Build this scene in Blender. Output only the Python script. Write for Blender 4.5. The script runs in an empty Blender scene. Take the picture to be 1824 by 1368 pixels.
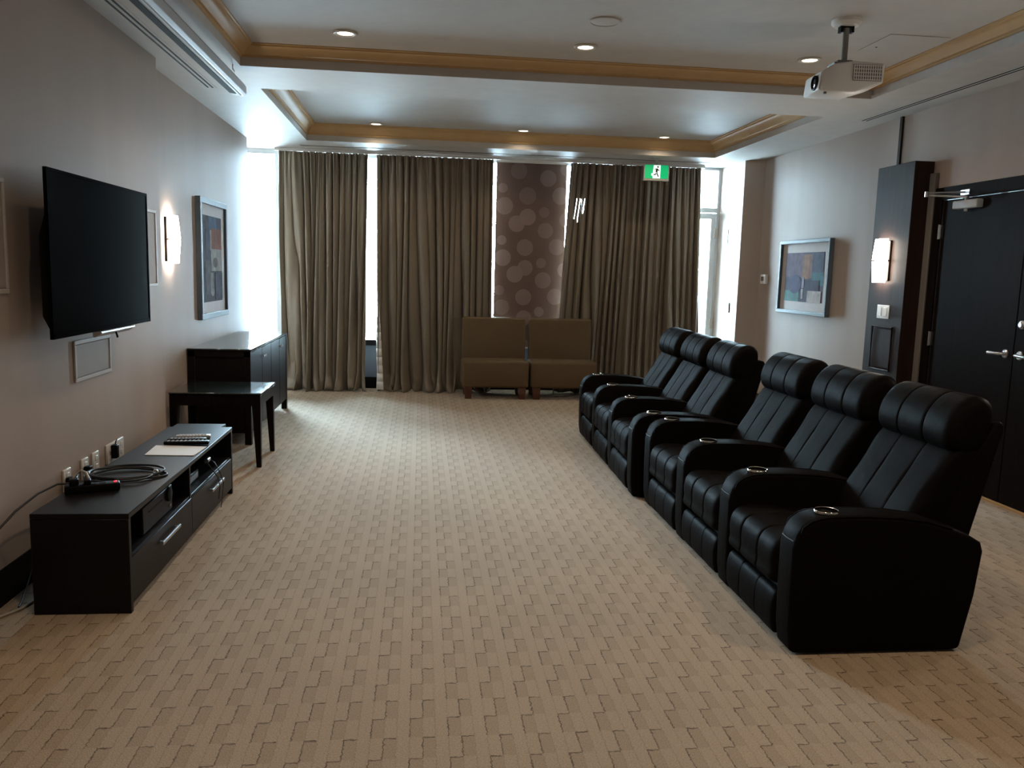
import bpy, bmesh, math, random
from mathutils import Vector, Matrix
random.seed(7)
S = bpy.context.scene
COL = S.collection
PI = math.pi

# ------------------------------------------------------------------ camera
def camera():
    yaw, pit, rol, f = 0.111521733, 0.134261516, 0.0273412594, 1483.4
    cy, sy, cp, sp, cr, sr = math.cos(yaw), math.sin(yaw), math.cos(pit), math.sin(pit), math.cos(rol), math.sin(rol)
    fw = Vector((sy*cp, cy*cp, -sp)); rt = Vector((cy, -sy, 0)); up = rt.cross(fw)
    r2 = rt*cr + up*sr; u2 = -rt*sr + up*cr
    cd = bpy.data.cameras.new('camera'); co = bpy.data.objects.new('camera', cd); COL.objects.link(co)
    cd.sensor_width = 36; cd.sensor_fit = 'HORIZONTAL'; cd.lens = f/1824*36; cd.clip_start = .05; cd.clip_end = 200
    m = Matrix.Identity(4)
    for i in range(3):
        m[i][0] = r2[i]; m[i][1] = u2[i]; m[i][2] = -fw[i]
    m[0][3], m[1][3], m[2][3] = 0, 0, 1.5
    co.matrix_world = m
    S.camera = co
camera()

# ------------------------------------------------------------------ light and exposure
W = bpy.data.worlds.new('world'); S.world = W; W.use_nodes = True
bg = W.node_tree.nodes['Background']
bg.inputs[0].default_value = (0.64, 0.86, 1.0, 1); bg.inputs[1].default_value = 142.0
S.view_settings.view_transform = 'Standard'; S.view_settings.look = 'None'
S.view_settings.gamma = 1; S.view_settings.use_curve_mapping = False
S.view_settings.exposure = 0.0
DOWN_W = 45.0        # each recessed downlight, watts
SCONCE_E = 38.0      # sconce glass emission
S.cycles.use_denoising = True
S.cycles.max_bounces = 10; S.cycles.diffuse_bounces = 6; S.cycles.transparent_max_bounces = 12
S.cycles.sample_clamp_indirect = 8
def portal(x0, x1, z0, z1, y):      # guides sampling of the daylight that comes through the glazing
    ld = bpy.data.lights.new('daylight_portal', 'AREA'); ld.shape = 'RECTANGLE'; ld.size = x1-x0; ld.size_y = z1-z0
    ld.cycles.is_portal = True
    o = bpy.data.objects.new('daylight_portal', ld); COL.objects.link(o)
    o.location = ((x0+x1)/2, y, (z0+z1)/2); o.rotation_euler = (-PI/2, 0, 0)
for a in ((-2.4, -1.6, .6, 2.86), (-.75, -.42, .6, 2.86), (.78, 1.0, .6, 2.86), (1.66, 1.95, .6, 2.86), (3.38, 3.75, .2, 2.86)):
    portal(*a, 10.62)

# ------------------------------------------------------------------ mesh helpers
class MB:
    def __init__(s): s.v = []; s.f = []; s.m = []
    def add(s, vs, fs, mi=0):
        b = len(s.v); s.v += [tuple(p) for p in vs]
        for f in fs: s.f.append([b+i for i in f]); s.m.append(mi)
        return s
    def box(s, x0, x1, y0, y1, z0, z1, mi=0):
        return s.add([(x0,y0,z0),(x1,y0,z0),(x1,y1,z0),(x0,y1,z0),(x0,y0,z1),(x1,y0,z1),(x1,y1,z1),(x0,y1,z1)],
                     [(0,3,2,1),(4,5,6,7),(0,1,5,4),(1,2,6,5),(2,3,7,6),(3,0,4,7)], mi)
    def lathe(s, pts, n=24, c=(0,0,0), axis='z', mi=0, caps=True):
        vs = []
        for r, h in pts:
            for k in range(n):
                a = 2*PI*k/n; p = (r*math.cos(a), r*math.sin(a), h)
                if axis == 'x': p = (p[2], p[0], p[1])
                if axis == 'y': p = (p[1], p[2], p[0])
                vs.append((p[0]+c[0], p[1]+c[1], p[2]+c[2]))
        fs = []
        for i in range(len(pts)-1):
            for k in range(n):
                fs.append((i*n+k, i*n+(k+1) % n, (i+1)*n+(k+1) % n, (i+1)*n+k))
        if caps:
            fs.append(tuple(range(n))[::-1]); fs.append(tuple((len(pts)-1)*n+k for k in range(n)))
        return s.add(vs, fs, mi)
    def tube(s, pts, r, n=8, mi=0, closed=False):
        P = [Vector(p) for p in pts]; N = len(P); vs = []; ref = Vector((0, 0, 1))
        rr = r if isinstance(r, (list, tuple)) else [r]*N
        for i in range(N):
            if closed: t = P[(i+1) % N]-P[i-1]
            else: t = P[min(i+1, N-1)]-P[max(i-1, 0)]
            t.normalize()
            a = t.cross(ref)
            if a.length < .05: a = t.cross(Vector((0, 1, 0)))
            a.normalize(); b = a.cross(t)
            for k in range(n):
                q = 2*PI*k/n
                vs.append(P[i]+a*(rr[i]*math.cos(q))+b*(rr[i]*math.sin(q)))
        fs = []
        for i in range(N if closed else N-1):
            j = (i+1) % N
            for k in range(n): fs.append((i*n+k, i*n+(k+1) % n, j*n+(k+1) % n, j*n+k))
        if not closed:
            fs.append(tuple(range(n))[::-1]); fs.append(tuple((N-1)*n+k for k in range(n)))
        return s.add(vs, fs, mi)
    def prism(s, poly, axis, a, b, mi=0):   # poly in the other two axes (x,z for y; y,z for x; x,y for z)
        def P(p, t): return {'y': (p[0], t, p[1]), 'x': (t, p[0], p[1]), 'z': (p[0], p[1], t)}[axis]
        n = len(poly)
        vs = [P(p, a) for p in poly]+[P(p, b) for p in poly]
        fs = [tuple(range(n)), tuple(range(2*n-1, n-1, -1))]+[(i, n+i, n+(i+1) % n, (i+1) % n) for i in range(n)]
        return s.add(vs, fs, mi)
    def mesh(s, name, smooth=None, bevel=0, seg=2, recalc=True, angle=35):
        me = bpy.data.meshes.new(name); me.from_pydata(s.v, [], s.f)
        for p, m in zip(me.polygons, s.m): p.material_index = m
        bm = bmesh.new(); bm.from_mesh(me)
        if recalc: bmesh.ops.recalc_face_normals(bm, faces=bm.faces)
        if bevel:
            es = [e for e in bm.edges if len(e.link_faces) == 2 and e.calc_face_angle(0) > math.radians(angle)]
            bmesh.ops.bevel(bm, geom=es, offset=bevel, segments=seg, profile=.5, affect='EDGES', clamp_overlap=True)
        bm.to_mesh(me); bm.free()
        if smooth is not None:
            for p in me.polygons: p.use_smooth = True
            me.set_sharp_from_angle(angle=math.radians(smooth))
        return me

def obj(name, me, mats, parent=None, loc=None):
    if isinstance(me, MB): me = me.mesh(name)
    me.name = name
    o = bpy.data.objects.new(name, me); COL.objects.link(o)
    if not isinstance(mats, (list, tuple)): mats = [mats]
    if not me.materials:
        for m in mats: me.materials.append(m)
    if parent: o.parent = parent
    if loc: o.location = loc
    return o
def tag(o, label, cat, group=None):
    o['label'] = label; o['category'] = cat
    if group: o['group'] = group
    return o
def thing(name, label, cat, loc=(0, 0, 0), rotz=0, group=None):
    o = bpy.data.objects.new(name, None); COL.objects.link(o); o.empty_display_size = .1
    o.location = loc; o.rotation_euler = (0, 0, rotz)
    return tag(o, label, cat, group)
def struct(name, me, mats, parent=None, label=None):
    o = obj(name, me, mats, parent)
    if not parent: o['kind'] = 'structure'
    if label: o['label'] = label
    return o
def B(x0, x1, y0, y1, z0, z1): return MB().box(x0, x1, y0, y1, z0, z1)
def RB(x0, x1, y0, y1, z0, z1, r, seg=3): return B(x0, x1, y0, y1, z0, z1).mesh('m', smooth=40, bevel=r, seg=seg)
def copy_tree(o, parent=None):
    c = o.copy(); COL.objects.link(c); c.parent = parent
    for ch in list(o.children): copy_tree(ch, c)
    return c

# ------------------------------------------------------------------ materials
def mat(name, col, rough=.5, metal=0, spec=.5, bump=0, bscale=50, var=0, vscale=8, emit=None, estr=0, stretch=None, sheen=0, coat=0, detail=3, rvar=0):
    m = bpy.data.materials.new(name); m.use_nodes = True
    nt = m.node_tree; b = nt.nodes['Principled BSDF']
    b.inputs['Base Color'].default_value = (*col, 1); b.inputs['Roughness'].default_value = rough
    b.inputs['Metallic'].default_value = metal; b.inputs['Specular IOR Level'].default_value = spec
    if sheen: b.inputs['Sheen Weight'].default_value = sheen; b.inputs['Sheen Roughness'].default_value = .4
    if coat: b.inputs['Coat Weight'].default_value = coat; b.inputs['Coat Roughness'].default_value = .1
    if emit: b.inputs['Emission Color'].default_value = (*emit, 1); b.inputs['Emission Strength'].default_value = estr
    tc = nt.nodes.new('ShaderNodeTexCoord'); vec = tc.outputs['Object']
    if stretch:
        mp = nt.nodes.new('ShaderNodeMapping'); mp.inputs['Scale'].default_value = stretch
        nt.links.new(vec, mp.inputs['Vector']); vec = mp.outputs[0]
    n2 = nt.nodes.new('ShaderNodeTexNoise'); n2.inputs['Scale'].default_value = vscale; n2.inputs['Detail'].default_value = detail
    nt.links.new(vec, n2.inputs['Vector'])
    v = var if var else .04
    cr = nt.nodes.new('ShaderNodeMapRange'); cr.inputs['From Min'].default_value = .25; cr.inputs['From Max'].default_value = .75
    cr.inputs['To Min'].default_value = 1-v; cr.inputs['To Max'].default_value = 1+v
    nt.links.new(n2.outputs['Fac'], cr.inputs['Value'])
    mx = nt.nodes.new('ShaderNodeMix'); mx.data_type = 'RGBA'; mx.blend_type = 'MULTIPLY'; mx.inputs['Factor'].default_value = 1
    mx.inputs['A'].default_value = (*col, 1); nt.links.new(cr.outputs[0], mx.inputs['B'])
    nt.links.new(mx.outputs['Result'], b.inputs['Base Color'])
    if rvar:
        r2 = nt.nodes.new('ShaderNodeMapRange'); r2.inputs['To Min'].default_value = rough-rvar; r2.inputs['To Max'].default_value = rough+rvar
        nt.links.new(n2.outputs['Fac'], r2.inputs['Value']); nt.links.new(r2.outputs[0], b.inputs['Roughness'])
    if bump:
        n1 = nt.nodes.new('ShaderNodeTexNoise'); n1.inputs['Scale'].default_value = bscale; n1.inputs['Detail'].default_value = 4
        nt.links.new(vec, n1.inputs['Vector'])
        bp = nt.nodes.new('ShaderNodeBump'); bp.inputs['Strength'].default_value = bump; bp.inputs['Distance'].default_value = .01
        nt.links.new(n1.outputs['Fac'], bp.inputs['Height']); nt.links.new(bp.outputs[0], b.inputs['Normal'])
    return m

M = {}
M['wall'] = mat('wallpaper_taupe', (.405, .328, .283), .5, spec=.05, bump=.05, bscale=60, var=.05, vscale=3, stretch=(1, 1, .12))
M['ceiling'] = mat('ceiling_paint', (.52, .495, .465), .65, spec=.12, bump=.03, bscale=150)
M['crown'] = mat('tan_crown_paint', (.52, .345, .17), .5, spec=.12, var=.06, vscale=5)
M['leather'] = mat('espresso_leather', (.0065, .0054, .0052), .48, spec=.014, bump=.18, bscale=24, var=.12, vscale=6, rvar=.1)
M['leather_dark'] = mat('stitch_leather', (.007, .006, .006), .55)
M['chrome'] = mat('chrome', (.75, .74, .72), .14, metal=1)
M['steel'] = mat('satin_steel', (.55, .55, .56), .3, metal=1)
M['curtain'] = mat('olive_satin', (.190, .155, .112), .42, spec=.4, sheen=.2, bump=.1, bscale=30, var=.12, vscale=4, stretch=(1, 1, .2))
M['lining'] = mat('white_lining', (.72, .70, .68), .8)
M['wood_dark'] = mat('espresso_wood', (.009, .006, .005), .36, spec=.07, bump=.04, bscale=12, var=.25, vscale=6, stretch=(8, 8, .6))
M['door_wood'] = mat('door_veneer', (.008, .0055, .005), .45, spec=.025, bump=.03, bscale=10, var=.2, vscale=5, stretch=(6, 6, .4))
M['column_wood'] = mat('column_veneer', (.030, .019, .016), .40, spec=.05, bump=.02, bscale=12, var=.2, vscale=5, stretch=(6, 6, .4))
M['bench'] = mat('black_brown_laminate', (.0085, .0075, .0085), .36, spec=.15, bump=.03, bscale=30, var=.2, vscale=10, stretch=(6, .6, 6))
M['glass_top'] = mat('glass_top', (.02, .035, .035), .03, spec=1.0, coat=1)
M['black'] = mat('black_plastic', (.006, .006, .007), .4, spec=.09)
M['black_matte'] = mat('black_matte', (.006, .006, .006), .8, spec=.2)
M['screen'] = mat('tv_glass', (.003, .003, .003), .12, spec=.006)
M['white_plastic'] = mat('white_plastic', (.70, .68, .65), .4)
M['white_paint'] = mat('white_paint', (.82, .83, .84), .45)
M['alu'] = mat('bloomed_white_aluminium', (.80, .86, .92), .4)  # white frame; bloom from the bright glazing is put into its pale blue
M['spandrel'] = mat('spandrel_blue_grey', (.20, .25, .33), .4)
M['grey_trim'] = mat('grey_trim', (.17, .16, .15), .6, spec=.2)
M['grille'] = mat('speaker_grille', (.36, .315, .28), .7, bump=.2, bscale=300)
M['speaker_frame'] = mat('speaker_frame', (.50, .45, .41), .5, spec=.2)
M['slip'] = mat('olive_tan_upholstery', (.115, .076, .038), .62, spec=.3, bump=.06, bscale=120, var=.06)
M['leg_wood'] = mat('cherry_leg', (.085, .030, .016), .4, var=.15, stretch=(5, 5, 1))
M['frame'] = mat('pewter_frame', (.085, .105, .125), .45, spec=.12)
M['matboard'] = mat('mat_board', (.62, .58, .57), .8, spec=.08)
M['paper'] = mat('paper', (.80, .77, .74), .7)
M['silver_case'] = mat('silver_case', (.40, .41, .42), .5, spec=.25)
M['grey_pole'] = mat('grey_pole', (.22, .215, .20), .45, metal=.3)
M['rubber'] = mat('black_rubber', (.012, .012, .013), .5)
M['cream_cable'] = mat('cream_cable', (.45, .42, .36), .5)
M['remote_grey'] = mat('remote_grey', (.42, .43, .44), .35)
M['red_led'] = mat('red_led', (.6, .02, .03), .4, emit=(1, .03, .06), estr=2.5)
M['exit_green'] = mat('exit_green', (.0, .33, .12), .4, emit=(.0, .42, .15), estr=.75)
M['exit_white'] = mat('exit_white', (.8, .85, .82), .4, emit=(.85, 1, .93), estr=.9)
M['exit_man'] = mat('exit_man', (.01, .04, .025), .6, spec=.1)
M['exit_case'] = mat('exit_case', (.40, .43, .40), .35)
M['sconce'] = mat('sconce_glass', (.9, .88, .84), .3, emit=(1, .90, .78), estr=SCONCE_E)
M['lens_warm'] = mat('lamp_lens_warm', (.9, .88, .84), .3, emit=(1, .87, .70), estr=7)
M['trim_ring'] = mat('downlight_trim', (.55, .52, .46), .35)
M['terrace'] = mat('terrace_concrete', (.5, .5, .49), .9)
M['lens'] = mat('projector_lens', (.02, .02, .03), .08, coat=1)

def glass():
    m = bpy.data.materials.new('window_glass'); m.use_nodes = True; nt = m.node_tree
    for n in list(nt.nodes): nt.nodes.remove(n)
    out = nt.nodes.new('ShaderNodeOutputMaterial'); mx = nt.nodes.new('ShaderNodeMixShader')
    t = nt.nodes.new('ShaderNodeBsdfTransparent'); t.inputs[0].default_value = (.94, .97, .98, 1)
    g = nt.nodes.new('ShaderNodeBsdfGlossy'); g.inputs['Roughness'].default_value = .02
    fr = nt.nodes.new('ShaderNodeFresnel'); fr.inputs[0].default_value = 1.45
    nt.links.new(fr.outputs[0], mx.inputs[0]); nt.links.new(t.outputs[0], mx.inputs[1]); nt.links.new(g.outputs[0], mx.inputs[2])
    nt.links.new(mx.outputs[0], out.inputs[0])
    return m
M['glass'] = glass()

class NT:   # tiny math-node helper
    def __init__(s, m): s.nt = m.node_tree
    def m(s, op, a, b=None, c=None):
        n = s.nt.nodes.new('ShaderNodeMath'); n.operation = op
        for i, v in enumerate((a, b, c)):
            if v is None: continue
            if isinstance(v, (int, float)): n.inputs[i].default_value = v
            else: s.nt.links.new(v, n.inputs[i])
        return n.outputs[0]
    def mix(s, f, A, Bc, mode='MIX'):
        n = s.nt.nodes.new('ShaderNodeMix'); n.data_type = 'RGBA'; n.blend_type = mode
        for k, v in (('Factor', f), ('A', A), ('B', Bc)):
            if isinstance(v, (int, float)): n.inputs[k].default_value = v
            elif isinstance(v, tuple): n.inputs[k].default_value = (*v, 1)
            else: s.nt.links.new(v, n.inputs[k])
        return n.outputs['Result']

def carpet():
    m = bpy.data.materials.new('woven_block_carpet'); m.use_nodes = True; nt = m.node_tree; b = nt.nodes['Principled BSDF']
    h = NT(m)
    tc = nt.nodes.new('ShaderNodeTexCoord'); wob = nt.nodes.new('ShaderNodeTexNoise'); wob.inputs['Scale'].default_value = 70; wob.inputs['Detail'].default_value = 4
    nt.links.new(tc.outputs['Object'], wob.inputs['Vector'])
    sp = nt.nodes.new('ShaderNodeSeparateXYZ'); nt.links.new(tc.outputs['Object'], sp.inputs[0])
    dw = h.m('MULTIPLY', h.m('SUBTRACT', wob.outputs['Fac'], .5), .018)
    X = h.m('ADD', h.m('ADD', sp.outputs['X'], 20.0), dw); Y = h.m('ADD', h.m('ADD', sp.outputs['Y'], 20.03), dw)
    cw, rh = .0418, .1175
    u = h.m('DIVIDE', X, cw); v = h.m('DIVIDE', Y, rh)
    cu = h.m('FLOOR', u); fu = h.m('FRACT', u); fv = h.m('FRACT', v); rv = h.m('FLOOR', v)
    k = h.m('FLOORED_MODULO', cu, 3.0)                       # 0 = continuous stripe, 1 and 2 = blocks
    isb = h.m('GREATER_THAN', k, .5)
    par = h.m('FLOORED_MODULO', h.m('ADD', rv, k), 2.0)      # 1 = sunken block
    low = h.m('MULTIPLY', isb, h.m('GREATER_THAN', par, .5))
    # shadow lines painted on the left and far edges of sunken blocks, faint ones on the other column edges
    le = h.m('LESS_THAN', fu, .11); fe = h.m('GREATER_THAN', fv, .94)
    strong = h.m('MULTIPLY', low, h.m('MAXIMUM', le, fe))
    ln = nt.nodes.new('ShaderNodeTexNoise'); ln.inputs['Scale'].default_value = 30; nt.links.new(tc.outputs['Object'], ln.inputs['Vector'])
    strong = h.m('MULTIPLY', strong, h.m('MULTIPLY_ADD', ln.outputs['Fac'], 1.5, .05))
    weak = h.m('MULTIPLY', h.m('LESS_THAN', fu, .07), .30)
    line = h.m('MINIMUM', h.m('MAXIMUM', strong, weak), 1.0)
    pile = nt.nodes.new('ShaderNodeTexNoise'); pile.inputs['Scale'].default_value = 190; pile.inputs['Detail'].default_value = 5
    nt.links.new(tc.outputs['Object'], pile.inputs['Vector'])
    big = nt.nodes.new('ShaderNodeTexNoise'); big.inputs['Scale'].default_value = 1.1; big.inputs['Detail'].default_value = 3
    nt.links.new(tc.outputs['Object'], big.inputs['Vector'])
    c = h.mix(low, (.394, .300, .210), (.352, .264, .180))
    c = h.mix(line, c, (.125, .082, .052))
    pv = h.m('MULTIPLY_ADD', pile.outputs['Fac'], 1.1, .45); bv = h.m('MULTIPLY_ADD', big.outputs['Fac'], .3, .85)
    c = h.mix(1.0, c, h.m('MULTIPLY', pv, bv), 'MULTIPLY')
    nt.links.new(c, b.inputs['Base Color']); b.inputs['Roughness'].default_value = .92; b.inputs['Specular IOR Level'].default_value = .15
    b.inputs['Sheen Weight'].default_value = .15
    ht = h.m('ADD', h.m('ADD', h.m('MULTIPLY', low, -.35), h.m('MULTIPLY', line, -.6)), h.m('MULTIPLY', pile.outputs['Fac'], .7))
    bp = nt.nodes.new('ShaderNodeBump'); bp.inputs['Strength'].default_value = .55; bp.inputs['Distance'].default_value = .006
    nt.links.new(ht, bp.inputs['Height']); nt.links.new(bp.outputs[0], b.inputs['Normal'])
    return m
M['carpet'] = carpet()

def blind_mat():
    m = bpy.data.materials.new('dotted_blind_fabric'); m.use_nodes = True; nt = m.node_tree; b = nt.nodes['Principled BSDF']
    h = NT(m)
    tc = nt.nodes.new('ShaderNodeTexCoord'); sp = nt.nodes.new('ShaderNodeSeparateXYZ'); nt.links.new(tc.outputs['Object'], sp.inputs[0])
    acc = None
    circ = [(248,98,65),(475,150,65),(125,240,38),(318,298,68),(575,290,68),(140,385,68),(448,428,42),(320,470,65),(235,528,65),(460,578,62),(625,485,60),
            (120,665,38),(302,722,66),(550,710,64),(130,810,66),(305,890,62),(430,847,40),(225,945,66),(620,900,62),(447,990,65),(105,1080,40),(295,1135,65),
            (545,1125,65),(125,1222,62),(420,1255,40),(300,1310,62),(620,70,55),(90,1480,60),(300,1560,66),(520,1450,60),(420,1680,45),(180,1700,62),(560,1640,60)]
    for i, (px, py, r) in enumerate(circ):
        cx = .878+(px-60+py*.012)*.00160; cz = 2.84-(py-20)*.001485; rr = r*.00155
        d2 = h.m('ADD', h.m('POWER', h.m('SUBTRACT', sp.outputs['X'], cx), 2), h.m('POWER', h.m('SUBTRACT', sp.outputs['Z'], cz), 2))
        t = h.m('MULTIPLY', h.m('LESS_THAN', d2, rr*rr), .55+.45*((i*37) % 10)/10)
        acc = t if acc is None else h.m('MAXIMUM', acc, h.m('MULTIPLY', t, 1.0))
    c = h.mix(acc, (.112, .068, .056), (.205, .140, .125))
    nt.links.new(c, b.inputs['Base Color']); b.inputs['Roughness'].default_value = .7; b.inputs['Specular IOR Level'].default_value = .25
    return m
M['blind'] = blind_mat()

# ------------------------------------------------------------------ the room
CZ, T1, T2 = 2.865, 3.0, 3.04
XL0, XL1, XR = -1.80, -1.90, 3.98
YN, YB = -7.0, 10.5
TX0, TX1 = -1.265, 3.365
struct('floor', B(-2.7, 4.3, YN-.2, YB+.1, -.12, 0), M['carpet'])
mb = MB()
# soffit blocks around two ceiling trays, then the tray tops
mb.box(-2.7, TX0, YN-.2, YB+.1, CZ, 3.25); mb.box(TX1, 4.3, YN-.2, YB+.1, CZ, 3.25)
mb.box(TX0, TX1, YN-.2, -1.4, CZ, 3.25); mb.box(TX0, TX1, 6.2, 6.945, CZ, 3.25); mb.box(TX0, TX1, 9.6, YB+.1, CZ, 3.25)
mb.box(TX0, TX1, -1.4, 6.2, T1, 3.25); mb.box(TX0, TX1, 6.945, 9.6, T2, 3.25)
struct('ceiling', mb.mesh('ceiling'), M['ceiling'])
def crown(name, x0, x1, y0, y1, zb, zt):
    dz = zt-zb
    prof = [(0, zb), (.014, zb), (.016, zb+.16*dz), (.030, zb+.22*dz), (.040, zb+.40*dz), (.058, zb+.62*dz), (.080, zb+.76*dz), (.088, zb+.78*dz), (.092, zb+.9*dz), (.105, zb+.92*dz), (.105, zt), (0, zt)]
    vs, fs, n = [], [], len(prof)
    for sx, sy in ((0, 0), (1, 0), (1, 1), (0, 1)):
        for d, z in prof:
            vs.append((x1-d if sx else x0+d, y1-d if sy else y0+d, z))
    for c in range(4):
        for i in range(n):
            fs.append((c*n+i, c*n+(i+1) % n, ((c+1) % 4)*n+(i+1) % n, ((c+1) % 4)*n+i))
    return struct(name, MB().add(vs, fs).mesh(name, smooth=25), M['crown'])
crown('trim_1', TX0, TX1, -1.4, 6.2, 2.925, T1)
crown('trim_2', TX0, TX1, 6.945, 9.6, 2.925, T2)
# left wall: nearer part stands proud of the farther part, and turns into a window recess
mb = MB(); mb.box(-2.2, XL0, YN-.2, 6.1, 0, CZ); mb.box(-2.2, XL1, 6.1, 9.5, 0, CZ); mb.box(-2.7, XL1, 9.5, 9.6, 0, CZ); mb.box(-2.7, -2.5, 9.6, YB+.1, 0, CZ)
struct('wall_left', mb, M['wall'])
mb = MB(); mb.box(XR, 4.25, YN-.2, 4.265, 0, CZ); mb.box(XR, 4.25, 4.265, 6.12, 2.13, CZ); mb.box(XR, 4.25, 6.12, 9.6, 0, CZ); mb.box(4.06, 4.25, 4.265, 6.12, -.02, 2.13)  # last box: unseen backing added behind the doors to block daylight leaks
struct('wall_right', mb, M['wall'])
struct('wall_right_pier', MB().prism([(3.98, 9.58), (3.776, 9.70), (3.776, YB+.1), (4.25, YB+.1), (4.25, 9.6), (3.98, 9.6)], 'z', 0, CZ), M['wall'])
struct('wall_near', B(-2.7, 4.3, YN-.2, YN, 0, CZ), M['wall'])
mb = MB(); mb.box(XL0, XL0+.014, YN, 6.1, 0, .135); mb.prism([(XL0, .135), (XL0+.014, .135), (XL0+.006, .155), (XL0, .155)], 'y', YN, 6.1)
struct('baseboard_left', mb, M['wood_dark'])
struct('baseboard_left_far', B(XL1, XL1+.014, 6.1, 9.6, 0, .15), M['wood_dark'])
struct('baseboard_right', B(XR-.014, XR, 6.83, 9.58, 0, .15), M['wood_dark'])
struct('baseboard_right_near', B(XR-.014, XR, YN, 3.55, 0, .15), M['wood_dark'])
struct('terrace', B(-8, 9, YB+.3, 17, -.25, -.1), M['terrace'])

# glazing along the back
def window(name, x0, x1, z0=.61):
    f = MB(); w = .05
    f.box(x0, x0+w, YB-.02, YB+.06, z0, CZ); f.box(x1-w, x1, YB-.02, YB+.06, z0, CZ)
    f.box(x0+w, x1-w, YB-.02, YB+.06, CZ-w, CZ)
    r = struct(name, f, M['alu'])
    obj('sill', B(x0+w, x1-w, YB-.04, YB+.06, z0-.07, z0), M['black'], r)
    obj('pane', B(x0+w, x1-w, YB+.02, YB+.03, z0, CZ-w), M['glass'], r)
    obj('spandrel', B(x0, x1, YB, YB+.08, .14, z0-.07), M['spandrel'], r)
    obj('kick_plate', B(x0, x1, YB-.01, YB+.08, 0, .14), M['black'], r)
    return r
window('window_1', -2.5, -1.70); window('window_2', -1.70, -.30); window('window_3', -.30, 1.2); window('window_4', 1.2, 2.74)
r = struct('door_2', MB().box(2.74, 2.80, YB-.02, YB+.06, 0, CZ).box(3.74, 3.776, YB-.02, YB+.06, 0, CZ).box(2.80, 3.74, YB-.02, YB+.06, 2.31, 2.37).box(2.80, 3.74, YB-.02, YB+.06, CZ-.03, CZ), M['alu'])
obj('transom_pane', B(2.80, 3.74, YB+.02, YB+.03, 2.37, CZ-.03), M['glass'], r)
d = obj('door_leaf', MB().box(2.81, 2.90, YB-.03, YB+.02, .02, 2.30).box(3.67, 3.735, YB-.03, YB+.02, .02, 2.30).box(2.90, 3.67, YB-.03, YB+.02, .02, .25).box(2.90, 3.67, YB-.03, YB+.02, 2.23, 2.30), M['alu'], r)
obj('pane', B(2.90, 3.67, YB-.01, YB, .25, 2.23), M['glass'], d)
for z in (.9, 2.05): obj('hinge', B(3.715, 3.76, YB-.05, YB-.028, z-.06, z+.06), M['white_plastic'], r)
# fittings on the pier reveal beside the glass door
tag(obj('switch_plate', B(3.764, 3.776, 9.93, 9.97, 1.07, 1.19), M['black']), 'small dark plate on the bright pier beside the glass door', 'plate')
t = thing('vent_plate', 'small white louvred plate high on the bright pier by the glass door', 'vent', (3.776, 10.17, 2.0))
obj('plate', B(-.008, 0, -.05, .05, -.09, .09), M['white_paint'], t)
for k in range(7): obj('slot', B(-.010, -.007, -.035, .035, -.07+k*.022, -.063+k*.022), M['grey_trim'], t)

# ------------------------------------------------------------------ entrance doors (right wall)
fr = MB(); fr.box(3.955, 4.055, 6.115, 6.205, 0, 2.225); fr.box(3.955, 4.055, 4.18, 4.27, 0, 2.225); fr.box(3.955, 4.055, 4.27, 6.115, 2.13, 2.225)
r = struct('door_1', fr.mesh('door_frame', bevel=.004, seg=1), M['door_wood'])
for k, (y0, y1) in enumerate(((5.196, 6.112), (4.274, 5.190))):
    d = obj('door_leaf', RB(3.975, 4.02, y0, y1, .012, 2.127, .003, 1), M['door_wood'], r)
    yl = 5.265 if k == 0 else 5.125; sgn = 1 if k == 0 else -1
    lv = obj('rosette', MB().lathe([(.030, 0), (.030, -.008), (.024, -.014)], 20, (3.975, yl, 1.035), 'x').mesh('m', smooth=30), M['steel'], d)
    obj('lever', MB().tube([(3.97, yl, 1.035), (3.935, yl, 1.035), (3.925, yl+sgn*.012, 1.035), (3.922, yl+sgn*.05, 1.035), (3.925, yl+sgn*.115, 1.033)], [.011, .010, .011, .010, .012], 10).mesh('m', smooth=50), M['steel'], d)
    if k == 1:
        obj('deadbolt', MB().lathe([(.028, 0), (.028, -.012), (.016, -.018), (.016, -.024)], 20, (3.975, 5.13, 1.24), 'x').mesh('m', smooth=30), M['steel'], d)
for k, (y0, y1, z0, z1) in enumerate(((6.1085, 6.1125, .02, 2.125), (4.275, 6.11, 2.1265, 2.130))):
    obj('edge_strip', B(3.970, 3.9755, y0, y1, z0, z1), M['steel'], r)
for z in (1.89, 1.07, .22):
    obj('hinge', MB().lathe([(.009, -.055), (.009, .055)], 10, (3.955, 6.113, z)).box(3.957, 3.975, 6.095, 6.113, z-.05, z+.05).mesh('m', smooth=40), M['steel'], r)
t = thing('door_closer', 'silver hydraulic door closer with folding arm on the dark entrance door', 'door closer', (3.975, 5.8, 2.07))
obj('body', RB(-.055, 0, -.15, .13, -.025, .035, .01), M['silver_case'], t)
obj('spindle', MB().lathe([(.014, -.045), (.014, .06)], 12, (-.03, .0, 0)), M['steel'], t)
obj('main_arm', MB().tube([(-.03, 0, .058), (-.29, .085, .066)], .009, 8).mesh('m', smooth=50), M['steel'], t)
obj('forearm', MB().tube([(-.29, .085, .082), (-.02, .03, .095)], .007, 8).mesh('m', smooth=50), M['steel'], t)
obj('elbow', MB().lathe([(.014, .055), (.014, .092)], 12, (-.29, .085, 0)), M['steel'], t)
obj('arm_shoe', B(-.03, 0, -.02, .08, .075, .112), M['steel'], t)
struct('trim_5', B(3.95, 4.055, 4.27, 6.115, 0, .011), M['crown'], label='tan threshold strip under the entrance doors')
struct('trim_3', RB(3.945, 3.98, 6.208, 6.281, 0, 2.345, .004, 1), M['grey_trim'], label='pale grey casing strip between dark column and door frame')
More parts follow.
